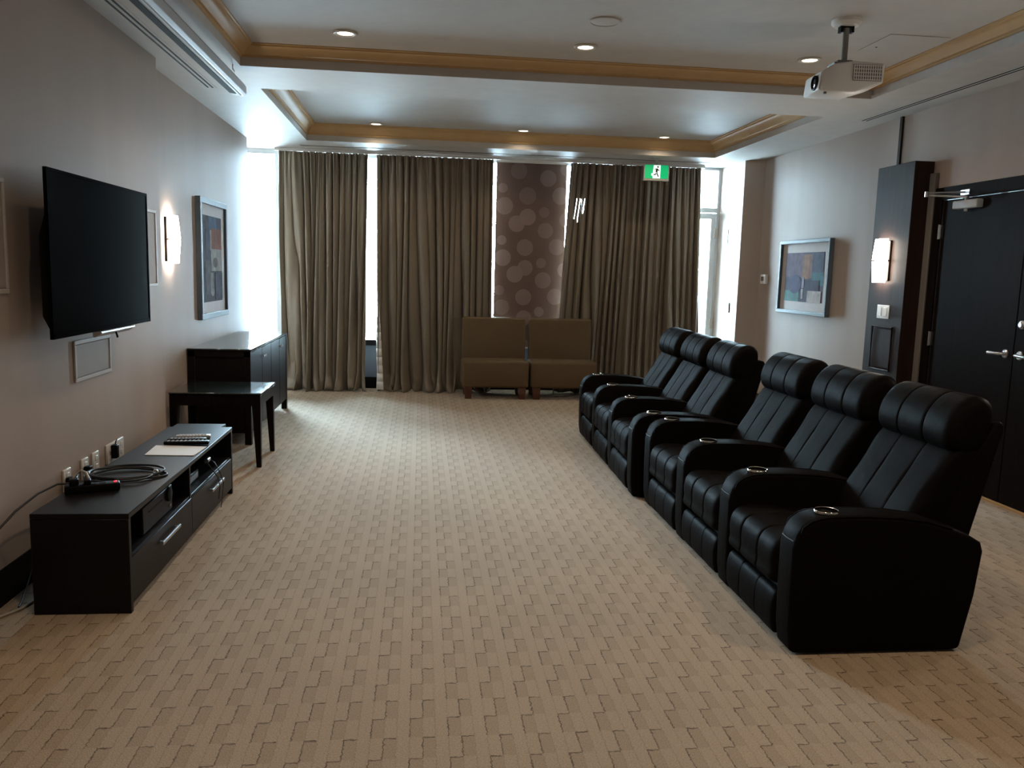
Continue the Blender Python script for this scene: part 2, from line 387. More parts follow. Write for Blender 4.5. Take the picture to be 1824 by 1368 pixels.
struct('trim_4', B(3.962, 3.98, 6.765, 6.80, 2.44, CZ), M['column_wood'], label='brown cable raceway running up the wall to the ceiling')

# dark wood sconce column
def column(label, y):
    t = thing('wall_column', label, 'column', (3.817, y, 0), 0, 'dark sconce columns beside the doors')
    obj('body', RB(0, .162, 0, .532, 0, 2.44, .003, 1), M['column_wood'], t)
    pn = obj('raised_panel', RB(-.010, 0, .115, .385, .79, 1.115, .004, 1), M['column_wood'], t)
    obj('panel_bead', MB().tube([(-.012, .100, .775), (-.012, .400, .775), (-.012, .400, 1.13), (-.012, .100, 1.13)], .010, 8, closed=True).mesh('m', smooth=60), M['column_wood'], pn)
column('dark brown wooden wall column carrying the lit sconce beside the doors', 6.283)
column('dark brown wooden wall column on the near side of the doors', 3.568)

t = thing('light_switch', 'white double rocker light switch on the dark column under the sconce', 'switch', (3.817, 6.552, 1.252))
obj('plate', RB(-.008, 0, -.09, .09, -.056, .056, .003, 1), M['white_plastic'], t)
for y in (-.04, .04): obj('rocker', RB(-.014, -.006, y-.024, y+.024, -.036, .036, .003, 1), M['white_plastic'], t)
t = thing('thermostat', 'small white thermostat on the pale right wall left of the picture', 'thermostat', (3.98, 9.37, 1.49))
obj('case', RB(-.04, 0, -.075, .075, -.055, .055, .012), M['white_plastic'], t)
obj('display', B(-.042, -.039, -.03, .045, -.02, .03), M['grey_trim'], t)

# ------------------------------------------------------------------ sconces
def sconce(label, x, y, z, sgn):
    t = thing('wall_sconce', label, 'sconce', (x, y, z), 0, 'two-tier glass wall sconces')
    obj('back_plate', RB(*(sorted((0, sgn*.018))), -.095, .095, -.165, .165, .003, 1), M['wood_dark'], t)
    for s in (1, -1):
        # bowed glass shade, wide at the waist and narrower at its free end
        vs, fs = [], []; nu, nv = 16, 7
        for j in range(nv):
            q = j/(nv-1); zz = s*(.006+q*.172); hw = .108-.014*q*q; pr = .062-.016*q
            for i in range(nu+1):
                a = -1+2*i/nu
                vs.append((sgn*(.02+pr*math.sqrt(max(0, 1-(a*.93)**2))), a*hw, zz))
        for j in range(nv-1):
            for i in range(nu): fs.append((j*(nu+1)+i, j*(nu+1)+i+1, (j+1)*(nu+1)+i+1, (j+1)*(nu+1)+i))
        me = MB().add(vs, fs).mesh('m', smooth=60)
        g = obj('glass_shade', me, M['sconce'], t)
        md = g.modifiers.new('thickness', 'SOLIDIFY'); md.thickness = .005; md.offset = 0
    obj('waist_band', RB(*(sorted((sgn*.018, sgn*.035))), -.10, .10, -.007, .007, .002, 1), M['steel'], t)
    return t
sconce('lit glass sconce on the left wall between the television and the tall picture', XL1, 6.62, 1.67, 1)
sconce('lit glass sconce mounted on the dark wooden column by the doors', 3.817, 6.60, 1.67, -1)
sconce('lit glass sconce on the second dark column, nearer than the entrance doors', 3.817, 3.834, 1.67, -1)

# ------------------------------------------------------------------ downlights and ceiling fittings
def downlight(label, x, y, z, power, col=(1, .77, .53)):
    t = thing('recessed_downlight', label, 'ceiling light', (x, y, z), 0, 'recessed downlights in the trays')
    obj('trim_ring', MB().lathe([(.052, -.001), (.078, -.001), (.080, -.005), (.074, -.011), (.058, -.011), (.050, -.004)], 28, caps=False).mesh('m', smooth=50), M['trim_ring'], t)
    obj('lens', MB().lathe([(.053, -.002), (.053, -.005), (.03, -.008), (.001, -.009)], 24).mesh('m', smooth=50), M['lens_warm'], t)
    ld = bpy.data.lights.new('lamp', 'SPOT'); ld.energy = power; ld.color = col; ld.spot_size = math.radians(150); ld.spot_blend = .9; ld.shadow_soft_size = .045
    l = bpy.data.objects.new('lamp', ld); COL.objects.link(l); l.parent = t; l.location = (0, 0, -.06)
names = ['left', 'middle', 'right']
for x, n in zip((-.505, 1.073, 2.64), ('leftmost', 'middle', 'rightmost')):
    downlight(f'{n} recessed downlight of the front tray row, before the tan beam moulding', x, 5.725, T1, DOWN_W)
for x, n in zip((-.50, 1.10, 2.69), ('leftmost', 'middle', 'rightmost')):
    downlight(f'{n} recessed downlight of the far tray row, nearest the curtains', x, 9.38, T2, DOWN_W*.35)
for y in (2.3,):
    for x, n in zip((-.505, 1.073, 2.64), ('left', 'middle', 'right')):
        downlight(f'recessed downlight above the viewer, {n} one of the second row', x, y, T1, DOWN_W)
t = thing('ceiling_speaker', 'round flush ceiling speaker grille behind the middle front downlight', 'speaker', (1.077, 5.145, T1))
obj('ring', MB().lathe([(.088, 0), (.094, 0), (.094, -.006), (.088, -.008), (.085, -.004)], 32, caps=False).mesh('m', smooth=50), M['ceiling'], t)
obj('grille_disc', MB().lathe([(.0865, -.001), (.0865, -.005), (.04, -.008), (.001, -.009)], 32).mesh('m', smooth=50), M['ceiling'], t)
t = thing('access_panel', 'thin square ceiling access hatch beside the projector mount', 'access panel', (3.03, 5.25, T1))
obj('panel', RB(-.195, .195, -.2, .2, -.004, 0, .001, 1), M['ceiling'], t)
obj('latch', MB().lathe([(.006, -.003), (.006, -.006)], 10, (-.13, .08, 0)), M['black'], t)

def slot_diffuser(label, x, y0, y1):
    t = thing('linear_diffuser', label, 'air vent', (x, y0, CZ))
    L = y1-y0
    obj('flange', B(-.045, .045, 0, L, -.003, 0), M['ceiling'], t)
    for s in (-.018, .018): obj('slot', B(s-.007, s+.007, .01, L-.01, -.0045, -.002), M['black_matte'], t)
slot_diffuser('double slot air diffuser in the left soffit beside the screen case', -1.655, 1.5, 7.0)
slot_diffuser('double slot air diffuser in the right soffit above the doors', 3.765, 1.2, 7.03)
t = thing('linear_diffuser', 'long thin dark air slot in the soffit above the curtains', 'air vent', (-1.4, 10.0, CZ))
obj('flange', B(0, 4.95, -.03, .03, -.003, 0), M['ceiling'], t)
obj('slot', B(.01, 4.94, -.012, .012, -.0045, -.002), M['black_matte'], t)
t = thing('curtain_track', 'white curtain rail fixed to the ceiling above the brown curtains', 'curtain rail', (-1.72, 10.275, CZ))
obj('rail', RB(0, 5.2, -.02, .02, -.035, -.001, .004, 1), M['white_plastic'], t)
for k in range(6): obj('end_bracket', B(.05+k*1.01, .09+k*1.01, -.026, .026, -.038, -.0005), M['white_plastic'], t)

# projection screen case on the left soffit
t = thing('projection_screen_case', 'long silver retracted projection screen case hung under the left soffit', 'screen case', (-1.31, 1.6, 2.735))
L = 4.75
prof = [(-.05, -.035), (.035, -.045), (.052, -.03), (.052, .02), (.035, .045), (-.03, .045), (-.05, .03)]
obj('case', MB().prism(prof, 'y', 0, L).mesh('m', smooth=30, bevel=.004, seg=2), M['silver_case'], t)
obj('screen_slot', MB().prism([(-.049, -.0352), (-.004, -.0405), (-.004, -.044), (-.049, -.0387)], 'y', .05, L-.06), M['black_matte'], t)
obj('bottom_bar', MB().tube([(.02, .04, -.046), (.02, L-.04, -.046)], .007, 8).mesh('m', smooth=60), M['silver_case'], t)
for y in (.25, L-.18):
    obj('hanger_hook', MB().tube([(0, y, .13), (0, y, .10), (.012, y, .085), (.012, y, .06), (0, y, .045)], .004, 8).mesh('m', smooth=60), M['steel'], t)
obj('end_cap', MB().prism(prof, 'y', L, L+.012).mesh('m', bevel=.002, seg=1), M['white_plastic'], t)

# ceiling projector
t = thing('ceiling_projector', 'white ceiling projector hanging from a grey pole over the recliners', 'projector', (2.445, 4.85, T1), math.radians(-4))
obj('ceiling_plate', MB().lathe([(.085, 0), (.085, -.018), (.070, -.034), (.030, -.036)], 28).mesh('m', smooth=35), M['white_plastic'], t)
obj('plate_bracket', MB().box(-.04, -.025, -.02, .02, -.07, -.03).box(.025, .04, -.02, .02, -.07, -.03).box(-.04, .04, -.018, .018, -.045, -.034).mesh('m'), M['black'], t)
obj('pole', MB().lathe([(.018, -.04), (.018, -.235)], 16).mesh('m', smooth=40), M['grey_pole'], t)
obj('lower_bracket', MB().box(-.045, .045, -.022, .022, -.245, -.225).box(-.075, .085, -.05, .05, -.256, -.243).mesh('m', bevel=.004), M['grey_pole'], t)
bd = [(-.185, -.42), (.03, -.425), (.19, -.372), (.195, -.26), (.02, -.25), (-.10, -.27), (-.175, -.318)]
body = obj('body', MB().prism(bd, 'y', -.12, .12).mesh('m', smooth=30, bevel=.012, seg=3), M['white_plastic'], t)
ln = obj('lens_barrel', MB().lathe([(.042, .012), (.042, -.010), (.034, -.014), (.030, .0)], 24, (-.180, -.055, -.37), 'x').mesh('m', smooth=35), M['black'], t)
obj('lens', MB().lathe([(.030, -.002), (.02, -.008), (.002, -.010)], 20, (-.180, -.055, -.37), 'x').mesh('m', smooth=60), M['lens'], ln)
vt = obj('vent_panel', B(.01, .178, -.1235, -.119, -.362, -.272), M['grey_pole'], t)
for k in range(13): obj('vent_bar', B(.012+k*.0135, .017+k*.0135, -.1265, -.123, -.360, -.274), M['white_plastic'], vt)
for k in range(5): obj('vent_bar', B(.011, .178, -.1270, -.123, -.358+k*.0195, -.354+k*.0195), M['white_plastic'], vt)
for x in (-.13, .15): obj('foot', MB().lathe([(.009, -.405 if x > 0 else -.418), (.009, -.432)], 10, (x, -.08, 0)), M['grey_trim'], t)
obj('cable', MB().tube([(.012, .0, -.225), (.04, .03, -.232), (.09, .05, -.246), (.14, .06, -.256)], .006, 8).mesh('m', smooth=60), M['rubber'], t)

# exit sign
t = thing('exit_sign', 'green illuminated running-man exit sign hanging before the curtains', 'exit sign', (2.733, 9.80, 2.60))
obj('housing', RB(-.152, .152, -.02, .025, 0, .188, .008), M['exit_case'], t)
pn = obj('green_panel', B(-.138, .138, -.0225, -.019, .028, .182), M['exit_green'], t)
obj('white_panel', MB().prism([(-.045, .030), (.043, .030), (.046, .180), (-.036, .180), (-.045, .085), (-.062, .085), (-.062, .060), (-.048, .060)], 'y', -.024, -.0222), M['exit_white'], pn)
man = MB(); y0, y1 = -.0255, -.0238
man.lathe([(.0105, y0), (.0105, y1)], 12, (.013, 0, .160), 'y')
for q in ([(-.007, .142), (.015, .143), (.010, .103), (-.015, .103)], [(-.004, .138), (-.012, .142), (-.027, .128), (-.029, .112), (-.024, .112), (-.021, .126), (-.008, .132)],
          [(.010, .138), (.036, .121), (.031, .112), (.006, .126)], [(-.012, .108), (-.004, .106), (-.013, .082), (-.036, .076), (-.036, .066), (-.012, .066), (-.002, .080)],
          [(-.004, .108), (.006, .106), (.014, .080), (.030, .048), (.018, .045), (.001, .076)]):
    man.prism(q, 'y', y0, y1)
obj('running_man', man, M['exit_man'], pn)
obj('ceiling_canopy', MB().box(-.035, .035, -.03, .03, .245, .265).box(-.016, .016, -.012, .012, .186, .247).mesh('m', bevel=.004), M['exit_case'], t)

# ------------------------------------------------------------------ curtains and blind
def curtain(label, name, xl, xr, folds, seed, y0=10.275, holes=(), hw=.004):
    rnd = random.Random(seed)
    ph = [rnd.uniform(0, 6.28) for _ in range(12)]
    # fold centres: irregular spacing
    nu, nv = int(folds*22), 80
    ztop, zbot = 2.827, .012
    warp = [(rnd.uniform(.15, .4)*rnd.choice((-1, 1)), k, rnd.uniform(0, 6.28)) for k in (1, 2, 3, 5, 7)]
    vs, fs = [], []
    for j in range(nv+1):
        t = j/nv; z = ztop+(zbot-ztop)*t
        x0 = xl[0]+(xl[1]-xl[0])*t; x1 = xr[0]+(xr[1]-xr[0])*t
        for i in range(nu+1):
            u = i/nu
            uw = u+sum(a/k/folds*2.2*math.sin(2*PI*k*u+p+t*.8*k) for a, k, p in warp)*(.4+.6*t)
            c = 2*PI*folds*uw
            f = 2*abs(math.sin(.5*(c+ph[0]+.5*math.sin(2*t+ph[1]))))**.62-1
            g = math.sin(c*.5+ph[2]+1.2*t)*.55+math.sin(c*.31+ph[3]-1.7*t)*.4
            gather = math.exp(-t*9)*math.sin(c*2.05+ph[4])*.55
            amp = .024+.020*min(1, t*1.6)
            y = y0-.006-amp*(f*(1.0+.45*math.sin(c*.23+ph[11]))+g*(.35+.8*t)+gather)
            # extra loose creases: diagonal drags
            y -= .016*math.sin(9*u*PI+ph[5]+7*t)*math.sin(5*t+ph[6]+u*6)*t
            x = x0+(x1-x0)*u+.010*math.cos(c+ph[0])*(.5+t)
            zz = z
            if z < .30:       # hem breaks on the carpet
                q = (1-z/.30)
                y -= q*q*(.06+.05*math.sin(c*.45+ph[7])+.03*math.sin(c*.9+ph[8]))
                x += q*q*.035*math.sin(c*.37+ph[9])
                zz = max(.006, z-(.018*math.sin(c*.77+ph[10]))*q)
                y -= .020*math.sin(z*38+c*.55+ph[3])*q
            vs.append((x, y, zz))
    W1 = nu+1
    for j in range(nv):
        for i in range(nu):
            f = (j*W1+i, j*W1+i+1, (j+1)*W1+i+1, (j+1)*W1+i)
            cx = sum(vs[k][0] for k in f)/4; cz = sum(vs[k][2] for k in f)/4
            if any(a <= cx+(2.4-cz)*.12 <= b and c <= cz <= d for a, b, c, d in holes): continue
            fs.append(f)
    t = thing(name, label, 'curtain', ((xl[0]+xr[0])/2, y0, 0), 0, 'olive brown curtains across the back')
    lx = t.location.x
    me = MB().add([(x-lx, y-y0, z) for x, y, z in vs], fs).mesh('cloth', smooth=80, recalc=False)
    o = obj('cloth', me, M['curtain'], t)
    md = o.modifiers.new('thickness', 'SOLIDIFY'); md.thickness = .004; md.offset = 0
    hd = obj('heading_tape', RB(xl[0]-lx+.005, xr[0]-lx-.005, .012, .020, 2.77, 2.828, .002, 1), M['curtain'], t)
    return t
curtain('left curtain, reaching from the dark cabinet to the bright narrow gap', 'curtain', (-1.672, -1.655), (-.638, -.66), 13, 3)
c2 = curtain('wide middle curtain hanging behind the left tan slipper chair', 'curtain', (-.531, -.50), (.855, .885), 16, 11)
vs = []
mb = MB(); P4 = []
for j in range(13):
    q = j/12; z = .03+q*1.2; w = .085*(1-q)**.7+.004
    P4.append([(-.545+.006*math.sin(q*9)+.02, 10.235-.06*(1-q), z), (-.525+w, 10.205-.075*(1-q), z)])
for j in range(12):
    mb.add([P4[j][0], P4[j][1], P4[j+1][1], P4[j+1][0]], [(0, 1, 2, 3)])
me = mb.mesh('m', smooth=60)
me.transform(Matrix.Translation((-c2.location.x, -c2.location.y, 0)))
o = obj('lining_edge', me, M['lining'], c2); md = o.modifiers.new('thickness', 'SOLIDIFY'); md.thickness = .003
curtain('right curtain below the green exit sign, beside the glass door', 'curtain', (1.80, 1.66), (3.43, 3.53), 21, 23,
        holes=((1.884, 1.890, 2.16, 2.42), (1.926, 1.937, 2.12, 2.42), (1.974, 1.982, 2.24, 2.42)))
t = thing('roller_blind', 'brown roller blind printed with pale overlapping circles between the curtains', 'roller blind', (0, 10.40, 0))
obj('fabric', B(.905, 1.775, 0, .004, .56, 2.83), M['blind'], t)
obj('roller', MB().lathe([(.022, .905), (.022, 1.775)], 16, (0, .01, 2.838), 'x').mesh('m', smooth=50), M['white_plastic'], t)
obj('hem_bar', RB(.905, 1.775, -.006, .010, .54, .56, .003, 1), M['white_plastic'], t)
# the roll is fixed to the ceiling by two brackets
for x in (.894, 1.776): obj('bracket', B(x, x+.01, -.02, .04, 2.81, CZ), M['white_plastic'], t)

# ------------------------------------------------------------------ recliners
def cushion(prof, y0, y1, seams=(), puff=.03, groove=.012, nst=26, endr=.05, cx=None):
    """closed x-z profile swept along y; ends rounded, grooves at the seams"""
    n = len(prof); c = cx or (sum(p[0] for p in prof)/n, sum(p[1] for p in prof)/n)
    Wd = y1-y0; st = []
    for k in range(7):
        a = k/6*PI/2; st.append((y0+endr*(1-math.cos(PI/2-a)) if False else y0+endr*(1-math.cos(a)), math.sin(a)))
    m = nst
    ys = [y0+endr+(Wd-2*endr)*k/m for k in range(1, m)]
    for s in seams:
        for d in (-.0075, -.0035, 0, .0035, .0075): ys.append(y0+Wd*s+d)
    ys = sorted(ys)
    full = [(y, s) for y, s in st]+[(y, 1.0) for y in ys]+[(y0+y1-y, s) for y, s in reversed(st)]
    vs, fs = [], []
    for y, s in full:
        u = (y-y0)/Wd
        bulge = 0
        edges = [0]+list(seams)+[1]
        for a, b in zip(edges, edges[1:]):
            if a <= u <= b: bulge = puff*math.sin(PI*(u-a)/(b-a))**.5 if b > a else 0
        gr = 0
        for sm in seams:
            d = abs(y-(y0+Wd*sm))
            if d < .007: gr = max(gr, groove*(1-d/.007))
        for px, pz in prof:
            dx, dz = px-c[0], pz-c[1]; L = math.hypot(dx, dz) or 1
            e = (1-.0)*(endr)*(s-1)          # shrink inward near the ends
            off = e+(bulge-gr-puff*.5)
            off = max(off, -L*.95)
            vs.append((c[0]+dx+dx/L*off, y, c[1]+dz+dz/L*off))
    N = len(full)
    for j in range(N-1):
        for i in range(n): fs.append((j*n+i, j*n+(i+1) % n, (j+1)*n+(i+1) % n, (j+1)*n+i))
    fs.append(tuple(range(n))[::-1]); fs.append(tuple((N-1)*n+i for i in range(n)))
    return MB().add(vs, fs).mesh('m', smooth=62)
def spline(pts, n=6):      # closed Catmull-Rom through pts
    out = []; N = len(pts)
    for i in range(N):
        p0, p1, p2, p3 = (Vector(pts[(i+k-1) % N]) for k in range(4))
        for k in range(n):
            t = k/n
            out.append(tuple(.5*((2*p1)+(p2-p0)*t+(2*p0-5*p1+4*p2-p3)*t*t+(3*p1-p0-3*p2+p3)*t**3)))
    return out

PITCH, AT = .698, .145
ARM = [(.018, .006), (.004, .10), (0, .28), (0, .44), (.012, .495), (.034, .533), (.066, .557), (.105, .570), (.155, .576), (.30, .577), (.44, .570), (.56, .553), (.66, .525), (.74, .494), (.795, .462), (.808, .425), (.79, .24), (.745, .006)]
def arm_mesh():
    me = MB().prism(ARM, 'y', -AT/2, AT/2).mesh('m', smooth=38, bevel=.022, seg=4, angle=50)
    # cup-holder bore cut into the arm top
    o = bpy.data.objects.new('tmp_arm', me); COL.objects.link(o)
    cut = bpy.data.objects.new('tmp_cut', MB().lathe([(.0445, .505), (.0445, .70)], 28, (.158, 0, 0)).mesh('c')); COL.objects.link(cut)
    md = o.modifiers.new('b', 'BOOLEAN'); md.operation = 'DIFFERENCE'; md.object = cut; md.solver = 'EXACT'
    dg = bpy.context.evaluated_depsgraph_get()
    res = bpy.data.meshes.new_from_object(o.evaluated_get(dg))
    bpy.data.objects.remove(o); bpy.data.objects.remove(cut)
    for p in res.polygons: p.use_smooth = True
    res.set_sharp_from_angle(angle=math.radians(38))
    return res
A_ME = arm_mesh()
CUP_ME = MB().lathe([(.0435, .583), (.047, .584), (.050, .581), (.050, .575), (.0435, .572), (.0430, .515), (.020, .512), (.001, .512)], 28, (.158, 0, 0), caps=False).mesh('m', smooth=50)
off = [(p[0], p[1]) for p in ARM[1:-5]]
def pip(y):
    pts = [(x+(.012 if x < .1 and z < .5 else 0), y, z-(.004 if z > .5 else 0)) for x, z in off]
    return pts
SEAM_ME = MB().tube([(p[0]+.001, -AT/2+.006, p[2]) for p in pip(0)], .004, 6).tube([(p[0]+.001, AT/2-.006, p[2]) for p in pip(0)], .004, 6).mesh('m', smooth=60)
# stitched seam across the arm front and a seat-side pull line
XS_ME = MB().tube([(.004, -AT/2+.02, .470), (-.001, 0, .470), (.004, AT/2-.02, .470)], .0022, 6).mesh('m', smooth=60)
seat_p = spline([(.02, .235), (-.006, .30), (-.004, .385), (.040, .432), (.14, .440), (.34, .420), (.57, .405), (.60, .33), (.58, .25), (.30, .22)], 4)
foot_p = spline([(.012, .03), (-.002, .075), (-.004, .15), (.010, .200), (.035, .205), (.055, .15), (.055, .06), (.035, .025)], 4)
back_p = spline([(.50, .36), (.515, .45), (.575, .57), (.655, .70), (.725, .81), (.80, .86), (.86, .82), (.80, .64), (.72, .46), (.62, .35)], 4)
head_p = spline([(.742, .800), (.700, .832), (.690, .890), (.712, .960), (.765, 1.020), (.830, 1.038), (.882, 1.008), (.892, .93), (.868, .845), (.81, .795)], 4)
SW = (AT/2+.004, PITCH-AT/2-.004)
SEAT_ME = cushion(seat_p, SW[0], SW[1], (.34, .68), .003, .005)
FOOT_ME = cushion(foot_p, SW[0]+.005, SW[1]-.005, (.34, .68), .003, .003, endr=.02)
BACK_ME = cushion(back_p, .055, PITCH-.070, (.34, .67), .003, .005)
HEAD_ME = cushion(head_p, .045, PITCH-.072, (.34, .67), .003, .004, endr=.055)
BASE_ME = RB(.06, .74, SW[0]-.002, SW[1]+.002, .02, .26, .01, 1)
SHELL_ME = MB().prism([(.66, .22), (.795, .30), (.84, .50), (.938, .905), (.930, .935), (.900, .940), (.80, .78), (.68, .46)], 'y', .052, PITCH-.052).mesh('m', smooth=40, bevel=.018, seg=3)
def recliner(label, x, y, rot, far_arm=False, near_arm=True):
    t = thing('recliner', label, 'recliner', (x, y, 0), rot, 'six dark leather theatre recliners')
    obj('base', BASE_ME, M['leather_dark'], t)
    obj('seat_cushion', SEAT_ME, M['leather'], t); obj('footrest', FOOT_ME, M['leather'], t)
    obj('backrest', BACK_ME, M['leather'], t); obj('headrest', HEAD_ME, M['leather'], t); obj('back_shell', SHELL_ME, M['leather'], t)
    for k in ([0] if near_arm else [])+([PITCH] if far_arm else []):
        a = obj('armrest', A_ME, M['leather'], t, (0, k, 0))
        c = obj('cup_holder', CUP_ME, M['chrome'], a); c['label'] = 'round chrome cup holder'
        obj('piping', SEAM_ME, M['leather'], a); obj('seam', XS_ME, M['leather_dark'], a)
    return t
lab1 = ['dark leather recliner nearest the viewer, its bare outer arm side showing',
        'dark leather recliner second from the viewer, middle of the nearer trio',
        'dark leather recliner third from the viewer, beside the split between the trios']
for k in range(3): recliner(lab1[k], 1.477, 3.098+PITCH*k, 0, far_arm=(k == 2))
lab2 = ['dark leather recliner fourth from the viewer, just past the split between trios',
        'dark leather recliner fifth from the viewer, middle of the farther trio',
        'dark leather recliner farthest from the viewer, nearest the right curtain']
ang = -math.radians(1.6)
for k in range(3):
    d = PITCH*k
    recliner(lab2[k], 1.425-math.sin(ang)*d, 5.44+math.cos(ang)*d, ang, far_arm=(k == 2))

# ------------------------------------------------------------------ slipper chairs
def slipper(label, x):
    t = thing('slipper_chair', label, 'chair', (x, 9.665, 0), 0, 'armless tan slipper chairs')
    w = .395
    obj('seat', RB(-w, w, 0, .50, .135, .455, .035, 4), M['slip'], t)
    bp = [(.36, .30), (.345, .46), (.375, .925), (.388, .945), (.450, .945), (.468, .92), (.485, .30)]
    me = MB().prism(bp, 'x', -w+.01, w-.01).mesh('m', smooth=40, bevel=.03, seg=4)
    obj('backrest', me, M['slip'], t)
    obj('welt', MB().tube([(-w+.035, .008, .425), (w-.035, .008, .425)], .004, 6).mesh('m', smooth=60), M['slip'], t)
    for sx in (-1, 1):
        for yy in (.05, .42):
            cx = sx*(w-.075)
            vs = [(cx-.045, yy-.04, .14), (cx+.045, yy-.04, .14), (cx+.045, yy+.05, .14), (cx-.045, yy+.05, .14), (cx-.036, yy-.036, 0), (cx+.036, yy-.036, 0), (cx+.036, yy+.04, 0), (cx-.036, yy+.04, 0)]
            obj('leg', MB().add(vs, [(0, 1, 2, 3), (7, 6, 5, 4), (0, 4, 5, 1), (1, 5, 6, 2), (2, 6, 7, 3), (3, 7, 4, 0)]).mesh('m', bevel=.004, seg=1), M['leg_wood'], t)
slipper('left tan armless slipper chair, before the middle curtain and blind', .888)
slipper('right tan armless slipper chair, partly behind the farthest recliner', 1.700)
tag(obj('paper_scrap', MB().add([(1.62, 10.0, .012), (1.72, 9.96, .012), (1.80, 10.02, .02), (1.70, 10.05, .012), (1.62, 10.0, .002), (1.72, 9.96, .002), (1.80, 10.02, .010), (1.70, 10.05, .002)],
        [(0, 1, 2, 3), (7, 6, 5, 4), (0, 4, 5, 1), (1, 5, 6, 2), (2, 6, 7, 3), (3, 7, 4, 0)]), M['paper']), 'white paper scrap on the carpet under the right slipper chair', 'paper')

# ------------------------------------------------------------------ television
t = thing('television', 'large flat black television on a wall arm above the low bench', 'television', (-1.62, 4.56, 1.52), math.radians(0))
hw, hh = .672, .376
obj('back_cover', MB().prism([(-.005, -hh+.005), (-.022, -hh+.03), (-.055, -hh+.10), (-.055, .08), (-.022, .20), (-.014, hh-.02), (-.005, hh-.005)], 'y', -hw+.035, hw-.035).mesh('m', bevel=.006), M['black'], t)
fz = MB(); b = .014
for a in ((-hw, hw, hh-b, hh), (-hw, hw, -hh, -hh+b+.006), (-hw, -hw+b, -hh+b, hh-b), (hw-b, hw, -hh+b, hh-b)):
    fz.box(-.012, .004, a[0], a[1], a[2], a[3])
obj('bezel', fz, M['screen'], t)
obj('screen', B(-.010, .001, -hw+b, hw-b, -hh+b, hh-b), M['screen'], t)
sb = obj('lower_bar', MB().prism([(-.03, -hh-.002), (.012, -hh-.002), (.016, -hh-.012), (-.02, -hh-.034), (-.03, -hh-.03)], 'y', -.14, .36).mesh('m', bevel=.003), M['steel'], t)
obj('hook', MB().tube([(.0, .10, -hh-.018), (.004, .11, -hh-.048), (-.002, .125, -hh-.05)], .006, 6).mesh('m', smooth=60), M['black'], t)
arm = obj('wall_arm', MB().box(-.17, -.055, -.03, .03, -.03, .03).box(-.065, -.055, -.2, .2, -.2, .2).mesh('m', bevel=.003), M['black'], t)
obj('wall_bracket', B(-.178, -.165, -.15, .15, -.2, .2), M['black'], arm)

def wall_speaker(label, y0, y1, z0, z1):
    t = thing('in_wall_speaker', label, 'speaker', (XL0, (y0+y1)/2, (z0+z1)/2), 0, 'flush wall speakers around the television')
    a, c = (y1-y0)/2, (z1-z0)/2; b = .022
    f = MB()
    for q in ((-a, a, c-b, c), (-a, a, -c, -c+b), (-a, -a+b, -c+b, c-b), (a-b, a, -c+b, c-b)): f.box(0, .012, *q)
    obj('frame', f.mesh('m', bevel=.003, seg=1), M['speaker_frame'], t)
    obj('grille', B(0, .007, -a+b+.004, a-b-.004, -c+b+.004, c-b-.004), M['grille'], t)
wall_speaker('flush wall speaker with a white frame at the left photo edge', 3.60, 3.885, 1.345, 1.84)
wall_speaker('flush wall speaker half hidden behind the far edge of the television', 5.69, 5.975, 1.335, 1.845)
wall_speaker('flush centre wall speaker panel in shadow below the television', 4.545, 5.06, .858, 1.078)

# ------------------------------------------------------------------ pictures
def picture(name, label, x, sgn, y0, y1, z0, z1, art, fw=.05, mw=.09, mwv=.09, depth=.045):
    t = thing(name, label, 'picture', (x, (y0+y1)/2, (z0+z1)/2))
    a, c = (y1-y0)/2, (z1-z0)/2
    X = lambda d0, d1: sorted((sgn*d0, sgn*d1))
    f = MB()
    for q in ((-a, a, c-fw, c), (-a, a, -c, -c+fw), (-a, -a+fw, -c+fw, c-fw), (a-fw, a, -c+fw, c-fw)): f.box(*X(0, depth), *q)
    obj('frame', f.mesh('m', bevel=.004, seg=1), M['frame'], t)
    obj('mat_board', B(*X(.004, .020), -a+fw, a-fw, -c+fw, c-fw), M['matboard'], t)
    pa, pc = a-fw-mw, c-fw-mwv
    cols, mbx = [], MB()
    for i, (u0, u1, v0, v1, col) in enumerate(art):
        d = .0205+.0003*i
        if len(col) == 3:
            mbx.box(*X(.0195, d), -pa+2*pa*u0, -pa+2*pa*u1, -pc+2*pc*v0, -pc+2*pc*v1, i)
        else:
            cy, cz = -pa+2*pa*(u0+u1)/2, -pc+2*pc*(v0+v1)/2; ry = pa*(u1-u0); rz = pc*(v1-v0)
            pts = [(cy+ry*math.cos(2*PI*k/20), cz+rz*math.sin(2*PI*k/20)) for k in range(20)]
            mbx.prism(pts, 'x', sgn*.0195, sgn*d, i)
        cols.append(mat(f'{name}_ink_{i}', col[:3], .75, spec=.05, var=.35, vscale=14, detail=5))
    obj('print', mbx.mesh('print'), cols, t)
    return t
picture('tall_picture', 'tall framed abstract print in rust and slate on the left wall', XL1, 1, 7.40, 8.39, 1.012, 2.062,
        [(0, 1, 0, 1, (.075, .070, .078)), (.30, .75, .80, 1, (.085, .11, .16)), (.42, 1, .62, .86, (.19, .085, .06)), (.36, .44, .60, .84, (.25, .23, .21)),
         (.40, .98, .36, .62, (.26, .24, .22)), (.50, .76, .40, .52, (.12, .10, .10, 1)), (.12, .34, .50, .84, (.06, .06, .08)), (.10, .36, .08, .48, (.10, .095, .10)), (.34, .50, .10, .34, (.20, .18, .17)), (.36, .54, .06, .16, (.23, .20, .19, 1)), (.60, 1, .02, .34, (.07, .07, .085))],
        fw=.05, mw=.105, mwv=.095)
